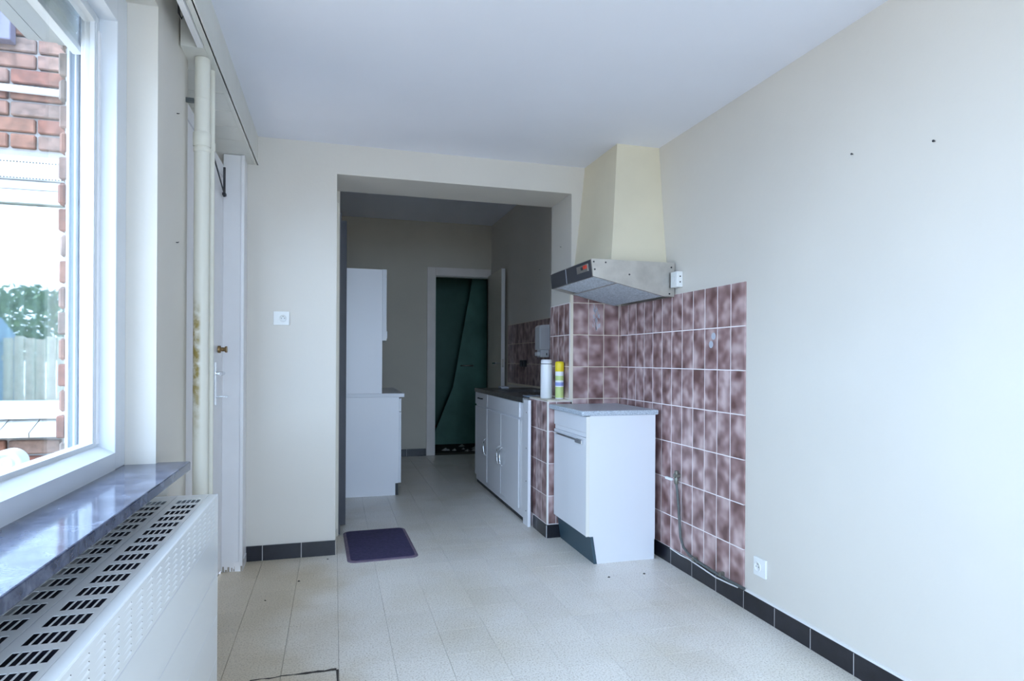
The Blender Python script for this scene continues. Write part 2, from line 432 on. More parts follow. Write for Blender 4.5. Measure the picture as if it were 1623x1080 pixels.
# wall behind the viewer with an opening added there to let in daylight
m = MB(); m.box(-.70, -.48, YR - .15, YR, -.12, ZC + .1); m.box(1.78, 1.95, YR - .15, YR, -.12, ZC + .1); m.box(-.48, 1.78, YR - .15, YR, 2.30, ZC + .1)
tag(m.obj('wall_behind', 'cream_plaster'), 'unseen cream wall with the opening of the added garden door', 'wall', kind='structure')
d4 = thing('door_4', (.71, YR - .08, 0), 'white glazed double garden door added unseen behind the viewer for daylight', 'door', kind='structure')  # unseen door, added as a wide daylight opening for the room
for xa, xb in ((-.48, .65), (.65, 1.78)):
    f = MB(); f.box(xa, xa + .07, YR - .11, YR - .05, 0, 2.30); f.box(xb - .07, xb, YR - .11, YR - .05, 0, 2.30)
    f.box(xa + .07, xb - .07, YR - .11, YR - .05, 0, .10); f.box(xa + .07, xb - .07, YR - .11, YR - .05, 2.24, 2.30)
    lf = f.obj('door_leaf', 'white_wood', d4); WL[lf.name] = WL[d4.name]
    box('glass', (xa + .07, xb - .07, YR - .085, YR - .079, .10, 2.24), 'clear_glass', lf)

# chimney casing above the hood (tapered plaster)
b0, t0 = 1.648, ZC
m = MB(); B = [(1.447, 3.112), (1.79, 3.112), (1.79, YB), (1.447, YB)]; Tp = [(1.526, 3.208), (1.79, 3.208), (1.79, YB), (1.526, YB)]
N = 8; vs = []
for k in range(N + 1):
    u = k / N; e = u ** .85
    vs += [(a[0] + (b[0] - a[0]) * e, a[1] + (b[1] - a[1]) * e, b0 + (t0 - b0) * u) for a, b in zip(B, Tp)]
fs = [(k * 4 + i, k * 4 + (i + 1) % 4, (k + 1) * 4 + (i + 1) % 4, (k + 1) * 4 + i) for k in range(N) for i in range(4)] + [(0, 1, 2, 3), tuple(N * 4 + i for i in range(4))]
tag(m.add(vs, fs).obj('wall_chimney', 'greasy_plaster'), 'tapering yellowed plaster chimney casing above the range hood', 'chimney', kind='structure')

# ---------------- wall tiles
gt = MB().box(1.7823, 1.79, 2.4165, YB, .085, 1.4745).obj('tile_bed', 'pink_grout', wr)
rows = [.085] + [1.274 - T * k for k in range(5, -1, -1)] + [1.4765]
for a, b in zip(rows, rows[1:]):
    for c in range(12):
        y1 = YB - c * TW
        g = .004
        piece('tile', (.008, TW - g, b - a - g), 'mauve_glaze', (1.786, y1 - TW / 2, (a + b) / 2), wr)
# rear room part of the right wall
gt2 = MB().box(1.7832, 1.79, 4.06, 6.42, .85, 1.4785).obj('tile_bed', 'yellow_grout', wr)
rows2 = [.869, 1.0715, 1.274, 1.4765]
for a, b in zip(rows2, rows2[1:]):
    for c in range(22):
        piece('tile', (.008, TW - .004, b - a - .004), 'mauve_glaze', (1.787, 6.40 - c * TW - TW / 2, (a + b) / 2), wr)
# pillar front
MB().box(1.449, 1.783, YB - .0042, YB + .002, .085, 1.645).obj('tile_bed', 'yellow_grout', wb)
rows3 = rows + [1.640]
for a, b in zip(rows3, rows3[1:]):
    for xa, xb in ((1.449, 1.5546), (1.5546, 1.6602), (1.6602, 1.7658), (1.7658, 1.783)):
        piece('tile', (xb - xa - .0038, .008, b - a - .004), 'mauve_glaze', ((xa + xb) / 2, YB - .001, (a + b) / 2), wb)
# jamb side
MB().box(1.4312, 1.4375, YB, YO, .865, 1.4785).obj('tile_bed', 'pink_grout', wb)
MB().box(1.432, 1.449, YB - .006, YB + .012, .862, 1.645).obj('corner_strip', 'yellow_grout', wb)
for a, b in zip(rows2, rows2[1:]):
    for ya, yb2 in ((YB + .012, 3.783), (3.783, 3.8886), (3.8886, 3.9942), (3.9942, YO)):
        piece('tile', (.008, yb2 - ya - .0038, b - a - .004), 'mauve_glaze', (1.435, (ya + yb2) / 2, (a + b) / 2), wb)
# low wall tiles
rows4 = [.085] + [1.274 - T * k for k in range(5, 2, -1)] + [.852]
for a, b in zip(rows4, rows4[1:]):
    for ya, yb2 in ((YB + .006, 3.783), (3.783, 3.8886), (3.8886, 3.9942), (3.9942, YO)):
        piece('tile', (.008, yb2 - ya - .0038, b - a - .004), 'mauve_glaze', (1.287, (ya + yb2) / 2, (a + b) / 2), wl)
    for xa, xb in ((1.292, 1.3435), (1.3435, 1.449)):
        piece('tile', (xb - xa - .0038, .008, b - a - .004), 'mauve_glaze', ((xa + xb) / 2, YB + .004, (a + b) / 2), wl)
for xa, xb in ((1.283, 1.36), (1.36, 1.437)):
    for ya, yb2 in ((YB, 3.80), (3.80, 3.925), (3.925, YO)):
        piece('ledge_tile', (xb - xa - .002, yb2 - ya - .002, .012), 'marble_ledge', ((xa + xb) / 2, (ya + yb2) / 2, .858), wl)
MB().box(1.2815, 1.2875, YB - .001, YB + .005, .085, .853).obj('corner_strip', 'cream_edge', wl)
# worn print on two tiles
tr = MB()
random.seed(11)
for k in range(26):
    z = 1.30 + .15 * k / 26 + random.uniform(-.01, .01); x = 1.605 + random.uniform(-.022, .022) * (1.2 - .5 * k / 26)
    tr.add([(x, YB - .0055, z), (x + .005, YB - .0055, z + .004), (x + .009 * random.uniform(-1, 1), YB - .0055, z + .03), (x - .003, YB - .0055, z + .026)], [(0, 1, 2, 3)])
tr.obj('glue_trace', 'grey_plastic', wb)
tr = MB()
for (yy, zz, rr) in ((2.652, 1.235, .018), (2.672, 1.195, .018)):
    tr.lathe([(rr, -.0003), (rr * .8, 0)], 1.7815, yy, zz, seg=12, axis='X')
tr.obj('sucker_trace', 'grey_plastic', wr)

# ---------------- skirting
def skirting(name, label, pieces, bed=None):
    r = thing(name, (pieces[0][0], pieces[0][2], 0), label, 'baseboard', kind='structure')
    m = MB()
    for (xa, xb, ya, yb2) in pieces:
        sx, sy = xb - xa, yb2 - ya
        long_x = sx > sy
        g = .0035
        piece('skirting_tile', (sx - (g if long_x else 0), sy - (0 if long_x else g), .082), 'black_tile', ((xa + xb) / 2, (ya + yb2) / 2, .041), r)
        if long_x: m.box(xa, xb, ya + .0006, yb2, 0, .0795)
        else: m.box(xa + .0006, xb, ya, yb2, 0, .0795)
    m.obj('joint', 'grey_grout', r)
    return r
jr = [YB] + [3.447, 3.241, 3.035, 2.826, 2.617, 2.405, 2.2, 1.996, 1.787]
while jr[-1] > YR + .2: jr.append(jr[-1] - .2065)
br = skirting('baseboard_right', 'black tile skirting along the right wall', [(1.777, 1.79, b, a) for a, b in zip(jr, jr[1:])])
MB().box(1.779, 1.79, YR, 2.402, .082, .090).obj('paint_line', 'filler_caulk', br)
skirting('baseboard_back', 'three black skirting tiles left of the opening', [(-.46, -.375, YB - .011, YB), (-.375, -.172, YB - .011, YB), (-.172, .012, YB - .011, YB)])
skirting('baseboard_low', 'black skirting tiles around the low tiled wall', [(1.280, 1.40, YB - .007, YB + .008), (1.277, 1.289, YB - .004, 3.86), (1.277, 1.289, 3.86, 3.94)])
skirting('baseboard_far', 'black skirting under the far wall beside the inner door', [(.55, .80, YF - .011, YF), (.80, 1.022, YF - .011, YF)])

# ---------------- pelmet beam along the window wall
pel = thing('trim_1', (-.42, 2.0, 2.178), 'painted pelmet beam boxed under the ceiling along the window wall', 'pelmet', kind='structure')
box('fascia', (-.432, -.410, YR, YB, 2.178, ZC), 'pelmet_paint', pel)
box('bead', (-.414, -.406, YR, YB, 2.178, 2.186), 'pelmet_paint', pel)
yy = 2.345
while yy < YB - .02:
    y2 = min(yy + .19, YB)
    piece('soffit_board', (.168, y2 - yy - .0025, .014), 'pelmet_paint', (-.516, (yy + y2) / 2, 2.186), pel, bev=.001); yy = y2
box('slot_end', (-.505, -.432, 2.325, 2.345, 2.170, ZC), 'pelmet_paint', pel)
cr_ = thing('curtain_rail', (-.455, 1.0, 2.19), 'narrow white curtain rail in the pelmet slot over the window', 'curtain rail')
box('track', (-.452, -.434, .0, 2.32, 2.168, 2.196), 'white_wood', cr_)
for k in range(9):
    yk = .9 + k * .155
    MB().tube([(-.470, yk, 2.215), (-.470, yk, 2.185), (-.462, yk + .006, 2.172), (-.455, yk, 2.182)], .003, 6).obj('glider', 'dark_iron', cr_)

# ---------------- window
w1 = thing('window_1', (-.62, .7, .80), 'large painted window looking onto the brick courtyard', 'window', kind='structure')
Y0w, Y1w = -.60, 2.07  # near part, out of view, extended to bring in more daylight
fr = MB()
fr.box(-.68, -.59, 1.985, Y1w, .80, 2.16, bev=.003)                  # far jamb
fr.box(-.68, -.59, Y0w, Y0w + .085, .80, 2.16)
fr.box(-.68, -.59, Y0w + .085, 1.985, 2.06, 2.16)
fr.prism([(-.59, .80), (-.59, .848), (-.632, .868), (-.68, .868), (-.68, .80)], 'Y', Y0w + .085, 1.985)
fr.box(-.68, -.60, .36, .44, .86, 2.06)
frame = fr.obj('window_frame', 'frame_paint', w1)
for ya, yb2 in ((Y0w + .085, .36), (.44, 1.985)):
    s = MB(); t_ = .024
    s.box(-.664, -.634, yb2 - t_, yb2, .866, 2.06, bev=.003); s.box(-.664, -.634, ya, ya + t_, .866, 2.06)
    s.box(-.664, -.634, ya + t_, yb2 - t_, .866, .866 + .014); s.box(-.664, -.634, ya + t_, yb2 - t_, 2.036, 2.06)
    sa = s.obj('sash', 'white_pvc', w1); WL[sa.name] = WL[w1.name]
    box('glass_pane', (-.652, -.648, ya + t_, yb2 - t_, .88, 2.036), 'clear_glass', sa)
    box('putty_bead', (-.6475, -.636, yb2 - t_ - .007, yb2 - t_, .88, 2.036), 'frame_paint', sa)
box('draught_strip', (-.640, -.630, 1.972, 1.986, .875, 2.02), 'white_wood', w1)
sill = MB(); sill.box(-.595, -.42, Y0w - .06, 2.095, .773, .80, bev=.003)
sill.obj('window_sill', 'blue_stone', w1)
gr = MB(); gr.box(-.751, -.7445, 2.092, 2.13, .83, 2.235); gr.box(-.7305, -.7265, 2.090, 2.13, .83, 2.235); gr.box(-.702, -.684, 2.068, 2.13, .83, 2.235)
gr.obj('shutter_guide', 'white_pvc', w1)
gr = MB(); gr.box(-.7445, -.7305, 2.100, 2.13, .83, 2.235); gr.tube([(-.714, 2.116, .83), (-.714, 2.116, 2.235)], .0125, 12)
gr.obj('guide_channel', 'guide_shade_tone', w1)
os_ = MB(); os_.prism([(-.68, .80), (-.68, .836), (-.88, .80), (-.88, .765), (-.68, .765)], 'Y', Y0w, 2.13)
os_.obj('outer_sill', 'coping_tile', w1)
# roller shutter, partly lowered, with its box and boarded soffit
sh = thing('roller_shutter', (-.71, .7, 1.985), 'grey roller shutter slats hanging lowered outside the top of the window', 'shutter')
zz = 2.002
while zz < 2.19:
    piece('slat', (.012, 2.62, .036), 'shutter_grey', (-.714, .74, zz + .018), sh, bev=.004); zz += .038
box('bottom_bar', (-.725, -.700, Y0w, 2.06, 1.985, 2.002), 'white_pvc', sh)
cn = thing('outer_canopy', (-.80, .7, 2.035), 'pale boarded soffit projecting over the window outside', 'canopy')
for k in range(2):
    box('board', (-.785 - .04 * (k + 1) + .002, -.785 - .04 * k, Y0w - .1, 2.128, 2.04, 2.06), 'canopy_paint', cn)
box('edge_board', (-.785, -.735, Y0w - .1, 2.128, 2.035, 2.06), 'canopy_paint', cn)

# ---------------- glazed courtyard door
d1 = thing('door_1', (-.58, 3.0, 0), 'white glazed courtyard door with lever handle behind the pipes', 'door', kind='structure')
f = MB(); f.box(-.66, -.555, 2.46, 2.555, 0, 2.11, bev=.003); f.box(-.66, -.558, 3.498, 3.52, 0, 2.11); f.box(-.66, -.555, 2.555, 3.498, 2.05, 2.11)
f.obj('door_frame', 'white_wood', d1)
lf = MB()
lf.box(-.60, -.558, 3.262, 3.495, .02, 2.045, bev=.002); lf.box(-.60, -.558, 2.56, 2.90, .02, 2.045)
lf.box(-.60, -.558, 2.90, 3.262, .02, .875); lf.box(-.60, -.558, 2.90, 3.262, 1.985, 2.045); lf.box(-.60, -.558, 2.90, 3.262, 1.44, 1.462)
leaf = lf.obj('door_leaf', 'white_wood', d1); WL[leaf.name] = WL[d1.name]
box('glass', (-.583, -.577, 2.90, 3.262, .875, 1.44), 'clear_glass', leaf); box('glass', (-.583, -.577, 2.90, 3.262, 1.462, 1.985), 'clear_glass', leaf)
MB().box(-.558, -.552, 3.293, 3.322, .885, 1.095, bev=.002).obj('handle_plate', 'chrome', leaf)
MB().tube([(-.553, 3.31, 1.040), (-.520, 3.31, 1.040)], .009, 12).tube([(-.520, 3.313, 1.040), (-.514, 3.26, 1.040), (-.514, 3.205, 1.038)], .0085, 12).obj('lever', 'chrome', leaf)
MB().tube([(-.553, 3.312, .925), (-.516, 3.312, .926)], .0035, 8).box(-.516, -.500, 3.310, 3.314, .921, .931).obj('key', 'chrome', leaf)
MB().lathe([(.018, 0), (.018, .012), (.010, .014), (.010, .030), (.016, .034), (.016, .042)], -.556, 3.375, 1.158, seg=16, axis='X').obj('lock_knob', 'brass', leaf)
MB().tube([(-.540, 3.10, 2.06), (-.545, 3.455, 1.955)], .0035, 8).tube([(-.545, 3.462, 2.09), (-.545, 3.462, 1.94)], .006, 8).box(-.553, -.537, 3.446, 3.480, 1.946, 1.958).obj('top_latch', 'dark_iron', leaf)
# pilaster post between door and back wall
p = MB(); p.box(-.560, -.462, 3.52, YB, .035, 2.178, bev=.004); p.box(-.474, -.456, 3.512, 3.56, .035, 2.178, bev=.004)
po = p.obj('trim_2', 'white_wood', loc=(-.51, 3.6, 0)); tag(po, 'white painted post with chipped foot beside the back wall', 'post', kind='structure')
pf = MB()
random.seed(5)
outl = [(-.560, 3.521), (-.53, 3.520), (-.50, 3.5195), (-.474, 3.513), (-.456, 3.513), (-.456, 3.56), (-.456, YB), (-.560, YB)]
pf.prism(outl, 'Z', 0, .05); pf.obj('chipped_foot', 'white_wood', po)
chips = MB()
for k in range(9):
    x = random.uniform(-.556, -.460); w = random.uniform(.004, .010); h = random.uniform(.008, .03)
    yq = 3.5115 if x > -.476 else 3.5188
    chips.box(x, x + w, yq - .0006, yq + .0004, .001, h)
chips.obj('chip', 'worn_edge', po)

# ================================================================== THINGS
# vertical heating pipes by the door
hp = thing('drain_pipe', (-.456, 2.43, 0), 'thick cream vertical pipe with rusty brown stains beside the window wall', 'pipe')
MB().tube([(-.456, 2.43, 0), (-.456, 2.43, 2.178)], .0255, 20).obj('tube', 'stained_pipe', hp)
for za, zb2, r in ((1.865, 1.915, .0295), (1.845, 1.862, .0275), (2.03, 2.034, .0265)):
    MB().lathe([(r - .002, 0), (r, .002), (r, zb2 - za - .002), (r - .002, zb2 - za)], -.456, 2.43, za, seg=20).obj('collar', 'cream_pipe', hp)
MB().box(-.56, -.456, 2.425, 2.435, 2.02, 2.035).obj('bracket', 'gas_pipe_paint', hp)
tp = thing('heating_pipe', (-.441, 2.52, 0), 'thin cream pipe running up behind the thick stained one', 'pipe')
MB().tube([(-.441, 2.52, 0), (-.441, 2.52, 2.178)], .0115, 14).obj('tube', 'cream_pipe', tp)
MB().lathe([(.0125, 0), (.0135, .002), (.0135, .03), (.0125, .032)], -.441, 2.52, 1.88, seg=14).obj('collar', 'cream_pipe', tp)

# ---------------- convector radiator
ra = thing('radiator', (-.45, 1.2, 0), 'white convector heater cabinet with slotted top under the window sill', 'radiator')
XA, XF, YE, YS, ZT = -.555, -.35, 2.14, -.20, .687
def plate(xs, ys, hole, z, dep):
    m = MB(); nx, ny = len(xs), len(ys)
    vs = [(x, y, z) for x in xs for y in ys] + [(x, y, z - dep) for x in xs for y in ys]
    idx = lambda i, j, k: k * nx * ny + i * ny + j
    fs = []
    for i in range(nx - 1):
        for j in range(ny - 1):
            if hole(i, j): continue
            fs.append((idx(i, j, 0), idx(i + 1, j, 0), idx(i + 1, j + 1, 0), idx(i, j + 1, 0)))
            for (a, b, di, dj) in (((i, j), (i + 1, j), 0, -1), ((i + 1, j), (i + 1, j + 1), 1, 0), ((i + 1, j + 1), (i, j + 1), 0, 1), ((i, j + 1), (i, j), -1, 0)):
                ni, nj = i + di, j + dj
                if not (0 <= ni < nx - 1 and 0 <= nj < ny - 1) or hole(ni, nj):
                    fs.append((idx(*a, 0), idx(*a, 1), idx(*b, 1), idx(*b, 0)))
    return m.add(vs, fs)
GP = .0671
gy = []
yk = 2.05 + .021
while yk > YS + .07: gy.append(yk); yk -= GP
ysl = sorted([YS, YE - .006] + [v for g in gy for v in (g, g - .045)])
def strip(xa, xb, s0, s1):
    w = (s1 - s0) / (5 + 4 * .30); xs = [xa]; x = s0; hx = []
    for k in range(5):
        xs += [x, x + w]; x += w * 1.30
    xs.append(xb)
    ho = lambda i, j: i % 2 == 1 and j % 2 == 1
    return plate(xs, ysl, ho, ZT, .0012)
strip(-.463, -.376, -.446, -.386).obj('top_grille', 'radiator_enamel', ra)
strip(XA, -.465, -.540, -.478).obj('top_grille', 'radiator_enamel', ra)
MB().box(-.4655, -.4625, YS, YE - .006, ZT - .006, ZT - .0016).obj('grille_joint', 'grey_plastic', ra)
MB().box(-.376, XF - .001, YS, YE - .001, ZT - .012, ZT + .0005, bev=.002).obj('front_rim', 'radiator_enamel', ra)
MB().box(XA, XF, YE - .008, YE, .06, ZT + .0005, bev=.002).obj('end_panel', 'radiator_enamel', ra)
MB().box(XA, XA + .004, YS, YE - .008, .06, ZT - .003).obj('back_plate', 'radiator_enamel', ra)
MB().box(XA, XF, YS, YS + .008, .06, ZT).obj('end_panel', 'radiator_enamel', ra)
MB().box(XF - .004, XF, YS + .008, YE - .008, .572, ZT - .001, bev=.001).obj('louvre_panel', 'radiator_enamel', ra)
for za, zb2 in ((.441, .5705), (.307, .4395), (.174, .3055), (.06, .1725)):
    piece('front_panel', (.004, YE - YS - .016, zb2 - za), 'radiator_enamel', (XF - .002, (YE + YS) / 2, (za + zb2) / 2), ra, bev=.0006)
for zj in (.5712, .4402, .3062, .1732):
    MB().box(XF - .0012, XF - .0003, YS + .01, YE - .01, zj - .0011, zj + .0011).obj('panel_joint', 'grey_plastic', ra)
MB().box(-.545, -.385, YS + .02, YE - .02, .30, .66).obj('heating_element', 'radiator_inside', ra)
lo = MB()
for c, g in enumerate(gy):
    for k in range(8):
        z = .672 - .0125 * k; y1 = g - .002; y0_ = y1 - .047; h = .0035
        vs = [(XF - .0005, y0_, z), (XF - .0005, y1, z + .0042), (XF - .0005, y1, z - .0042), (XF + h, y1, z + .0012), (XF + h * .8, y1 - .010, z)]
        lo.add(vs, [(0, 1, 4), (1, 3, 4), (0, 4, 2), (4, 3, 2)], 0, True); lo.add([vs[1], vs[2], vs[3]], [(0, 1, 2)], 1)
        lo.add([(XF + .0004, y1 + .0002, z - .0025), (XF + .0004, y1 + .0045, z - .001), (XF + .0004, y1 + .0045, z + .003), (XF + .0004, y1 + .0002, z + .0035)], [(0, 1, 2, 3)], 1)
tag(lo.obj('louvres', ['radiator_enamel', 'black_gap'], ra), kind='stuff')
MB().box(XF - .012, XF - .002, YE + .0005, YE + .005, .06, ZT - .004).obj('seam', 'black_gap', ra)
for ya in (YS + .1, YE - .15):
    MB().box(-.53, -.38, ya, ya + .04, 0, .06).obj('foot', 'radiator_enamel', ra)

# ---------------- base cabinet beside the tiled wall
bc = thing('base_cabinet', (1.54, 3.4, 0), 'small white base cabinet with teal plinth standing in the tiled corner', 'cabinet')
BX0, BX1, BY0, BY1 = 1.341, 1.738, 3.14, 3.66
side = [(BX0, .15), (BX0 + .016, .15), (1.381, 0), (1.734, 0), (1.734, .105), (BX1, .118), (BX1, .81), (BX0, .81)]
MB().prism(side, 'Y', BY0, BY0 + .018).obj('side_panel', 'white_laminate', bc)
MB().prism(side, 'Y', BY1 - .018, BY1).obj('side_panel', 'white_laminate', bc)
MB().box(BX0, BX1, BY0 + .018, BY1 - .018, .15, .168).box(BX1 - .01, BX1, BY0 + .018, BY1 - .018, .168, .81).obj('carcass', 'white_laminate', bc)
MB().prism([(1.345, .15), (1.369, 0), (1.386, 0), (1.362, .15)], 'Y', BY0 - .002, BY1).obj('plinth', 'teal_plinth', bc)
MB().box(BX0 - .020, BX0 - .0005, BY0 + .001, BY1 - .002, .715, .806, bev=.003).obj('drawer_front', 'white_laminate', bc)
MB().box(BX0 - .012, BX0 - .0005, BY0 + .001, BY1 - .002, .690, .713).obj('grip_rail', 'white_plastic', bc)
MB().box(BX0 - .021, BX0 + .0, BY0 - .0012, BY0 + .0008, .152, .806).obj('edge_band', 'cream_edge', bc)
dr = MB().box(BX0 - .020, BX0 - .0005, BY0 + .001, BY1 - .002, .152, .688, bev=.003).obj('door', 'white_laminate', bc); WL[dr.name] = WL[bc.name]
MB().box(BX0 - .030, BX0 - .019, BY0 + .05, BY1 - .002, .660, .672, bev=.002).box(BX0 - .034, BX0 - .019, BY0 + .045, BY0 + .14, .650, .672, bev=.003).obj('handle', 'chrome', dr)
tag(MB().box(1.290, 1.752, 3.128, 3.668, .8105, .838, bev=.006).obj('worktop', 'speckled_counter'), 'speckled grey worktop lying on the small base cabinet', 'worktop')

# ---------------- sink cabinet in the rear room
sc_ = thing('sink_cabinet', (1.5, 4.8, 0), 'long white sink cabinet with three doors in the rear room', 'cabinet')
SX = 1.252
MB().box(SX, 1.78, 4.06, 5.55, .03, .82).obj('carcass', 'cabinet_white', sc_)
MB().box(SX + .008, 1.78, 4.062, 5.545, 0, .03).obj('plinth', 'black_plinth', sc_)
def front(name, ya, yb2, za, zb2, parent=sc_):
    o = MB().box(SX - .012, SX - .0005, ya + .002, yb2 - .002, za, zb2, bev=.002).obj(name, 'cabinet_white', parent); WL[o.name] = WL[sc_.name]; return o
dw = front('drawer', 5.10, 5.55, .712, .818)
MB().tube([(SX - .012, 5.25, .772), (SX - .028, 5.27, .772), (SX - .028, 5.38, .772), (SX - .012, 5.40, .772)], .005, 8).obj('handle', 'dark_iron', dw)
front('false_front', 4.15, 5.08, .712, .818)
for ya, yb2, hy in ((5.10, 5.55, 5.135), (4.645, 5.08, 4.685), (4.165, 4.638, 4.60)):
    d = front('door', ya, yb2, .075, .695)
    MB().tube([(SX - .010, hy, .440), (SX - .030, hy, .425), (SX - .036, hy, .37), (SX - .030, hy, .315), (SX - .010, hy, .30)], .006, 8).obj('handle', 'chrome', d)
MB().box(SX - .006, SX, 4.148, 4.160, .075, .695).obj('door_edge_strip', 'chrome', sc_)
fi = MB().box(1.242, 1.262, 3.945, 4.054, .0, .845, bev=.002).obj('filler_panel', 'cabinet_white', sc_); WL[fi.name] = WL[sc_.name]
for z in (.10, .30, .52, .76):
    MB().lathe([(.004, -.001), (.004, .001)], 1.2415, 3.985, z, seg=8, axis='X').obj('screw', 'dark_iron', fi)
sw = thing('sink_worktop', (1.5, 4.8, .82), 'dark steel sink top on the long white cabinet', 'worktop')
BXa, BXb, BYa, BYb = 1.34, 1.70, 4.75, 5.20
m = MB(); m.box(1.236, BXa, 4.055, 5.562, .8205, .853); m.box(BXb, 1.782, 4.055, 5.562, .8205, .853)
m.box(BXa, BXb, 4.055, BYa, .8205, .853); m.box(BXa, BXb, BYb, 5.562, .8205, .853)
m.obj('top_sheet', 'sink_steel', sw)
m = MB(); m.box(BXa, BXb, BYa, BYb, .8206, .8222)
m.obj('bowl', 'sink_steel', sw)
m = MB()
for k in range(7): m.box(1.38 + .045 * k, 1.395 + .045 * k, 4.15, 4.66, .853, .857)
m.obj('drain_ridges', 'sink_steel', sw)
tag(MB().box(1.42, 1.49, 5.30, 5.42, .8535, .875, bev=.008).obj('lump', 'grey_plastic'), 'pale grey sponge lying at the far end of the sink top', 'lump')  # small pale grey rounded box
cl = MB()
n = 8; vs = []; fs = []
for i in range(n + 1):
    for j in range(n + 1):
        x = 1.285 + .12 * i / n; y = 4.075 + .14 * j / n
        vs.append((x, y, .8535 + .004 + .012 * abs(noise.noise(Vector((x * 30, y * 30, 2))))))
fs = [(i * (n + 1) + j, (i + 1) * (n + 1) + j, (i + 1) * (n + 1) + j + 1, i * (n + 1) + j + 1) for i in range(n) for j in range(n)]
co = cl.add(vs, fs, 0, True).obj('cloth', 'blue_cloth'); co.modifiers.new('thickness', 'SOLIDIFY').thickness = .004
tag(co, 'crumpled light blue cloth at the near end of the sink top', 'cloth')

# ---------------- ledge items
bt = thing('white_bottle', (1.338, 3.86, .864), 'tall plain white bottle standing on the tiled ledge', 'bottle')
MB().lathe([(.036, 0), (.0385, .004), (.0385, .205), (.037, .222)], 1.338, 3.86, .864).obj('body', 'white_plastic', bt)
MB().lathe([(.0372, 0), (.0378, .004)], 1.338, 3.86, 1.086).obj('ring', 'hood_black', bt)
MB().lathe([(.036, 0), (.037, .003), (.036, .022), (.030, .026)], 1.338, 3.86, 1.090).obj('cap', 'white_plastic', bt)
sp = thing('spray_can', (1.398, 3.775, .864), 'spray can with yellow cap and green label on the tiled ledge', 'spray can')
MB().lathe([(.025, 0), (.027, .004), (.027, .172), (.024, .180)], 1.398, 3.775, .864).obj('body', 'white_plastic', sp)
MB().lathe([(.0274, 0), (.0274, .070)], 1.398, 3.775, .871).obj('lower_label', 'green_label', sp)
MB().lathe([(.0276, 0), (.0276, .022)], 1.398, 3.775, .948).obj('band', 'blue_label', sp)
MB().lathe([(.0274, 0), (.0274, .030)], 1.398, 3.775, .982).obj('upper_label', 'green_label', sp)
MB().lathe([(.0275, 0), (.0285, .003), (.0285, .050), (.027, .060), (.020, .064)], 1.398, 3.775, 1.040).obj('cap', 'yellow_cap', sp)

# ---------------- soap dispenser and socket on the rear tiled wall
sd = thing('soap_dispenser', (1.74, 5.12, 1.117), 'white soap dispenser fixed to the tiles above the sink', 'dispenser')
MB().prism([(1.69, 1.20), (1.69, 1.395), (1.705, 1.412), (1.78, 1.418), (1.782, 1.418), (1.782, 1.20)], 'Y', 5.06, 5.18).obj('housing', 'white_plastic', sd)
MB().box(1.70, 1.782, 5.055, 5.06, 1.215, 1.385).obj('front_plate', 'white_laminate', sd)
MB().box(1.705, 1.782, 5.07, 5.17, 1.135, 1.1995, bev=.004).obj('pump', 'white_plastic', sd)
MB().box(1.678, 1.71, 5.085, 5.155, 1.145, 1.18, bev=.006).obj('push_lever', 'white_plastic', sd)
MB().box(1.755, 1.762, 5.067, 5.070, 1.152, 1.172).obj('keyhole', 'dark_iron', sd)
ds = thing('dark_socket', (1.775, 5.78, 1.05), 'black plug socket on the dark tiles above the sink', 'socket')
MB().box(1.748, 1.782, 5.71, 5.85, 1.045, 1.108, bev=.006).obj('housing', 'dark_iron', ds)
MB().box(1.735, 1.748, 5.74, 5.80, 1.05, 1.09, bev=.004).obj('plug', 'hood_black', ds)

# ---------------- dresser (tall cabinet seen from its side)
dk = thing('dresser', (.3, 5.4, 0), 'tall white kitchen dresser seen from its side in the rear room', 'cabinet')
DY0, DY1 = 5.15, 6.15
MB().prism([(.06, 0), (.485, 0), (.485, .098), (.512, .098), (.512, .80), (.06, .80)], 'Y', DY0, DY0 + .018).obj('side_panel', 'cabinet_white', dk)
MB().box(.06, .512, DY0 + .018, DY1, .098, .80).obj('lower_carcass', 'cabinet_white', dk)
MB().box(.06, .4855, DY0 + .004, DY1, 0.0, .098).box(.4855, .507, DY0 + .002, DY1, 0, .096).obj('plinth', 'black_plinth', dk)
for k, (za, zb2) in enumerate(((.684, .79), (.10, .680))):
    for a, b in ((DY0 + .001, 5.648), (5.652, DY1)):
        o = MB().box(.5125, .531, a, b, za, zb2, bev=.002).obj('drawer' if k == 0 else 'door', 'white_laminate', dk); WL[o.name] = WL[dk.name]
        MB().box(.531, .540, (a + b) / 2 - .05, (a + b) / 2 + .05, zb2 - .045, zb2 - .03, bev=.002).obj('handle', 'white_plastic', o)
MB().box(.05, .555, DY0 - .004, DY1, .8005, .833, bev=.003).obj('worktop', 'white_laminate', dk)
MB().box(.06, .374, DY0, DY0 + .018, .833, 1.84).obj('upper_side_panel', 'cabinet_white', dk)
MB().box(.06, .374, DY0 + .018, DY1, 1.26, 1.84).box(.06, .07, DY0 + .018, DY1, .833, 1.26).obj('upper_carcass', 'cabinet_white', dk)
for a, b in ((DY0 - .001, 5.648), (5.652, DY1)):
    o = MB().box(.3745, .408, a, b, 1.262, 1.842, bev=.002).obj('upper_door', 'white_laminate', dk); WL[o.name] = WL[dk.name]
    MB().box(.408, .417, a + .03, a + .05, 1.28, 1.34, bev=.002).obj('handle', 'white_plastic', o)

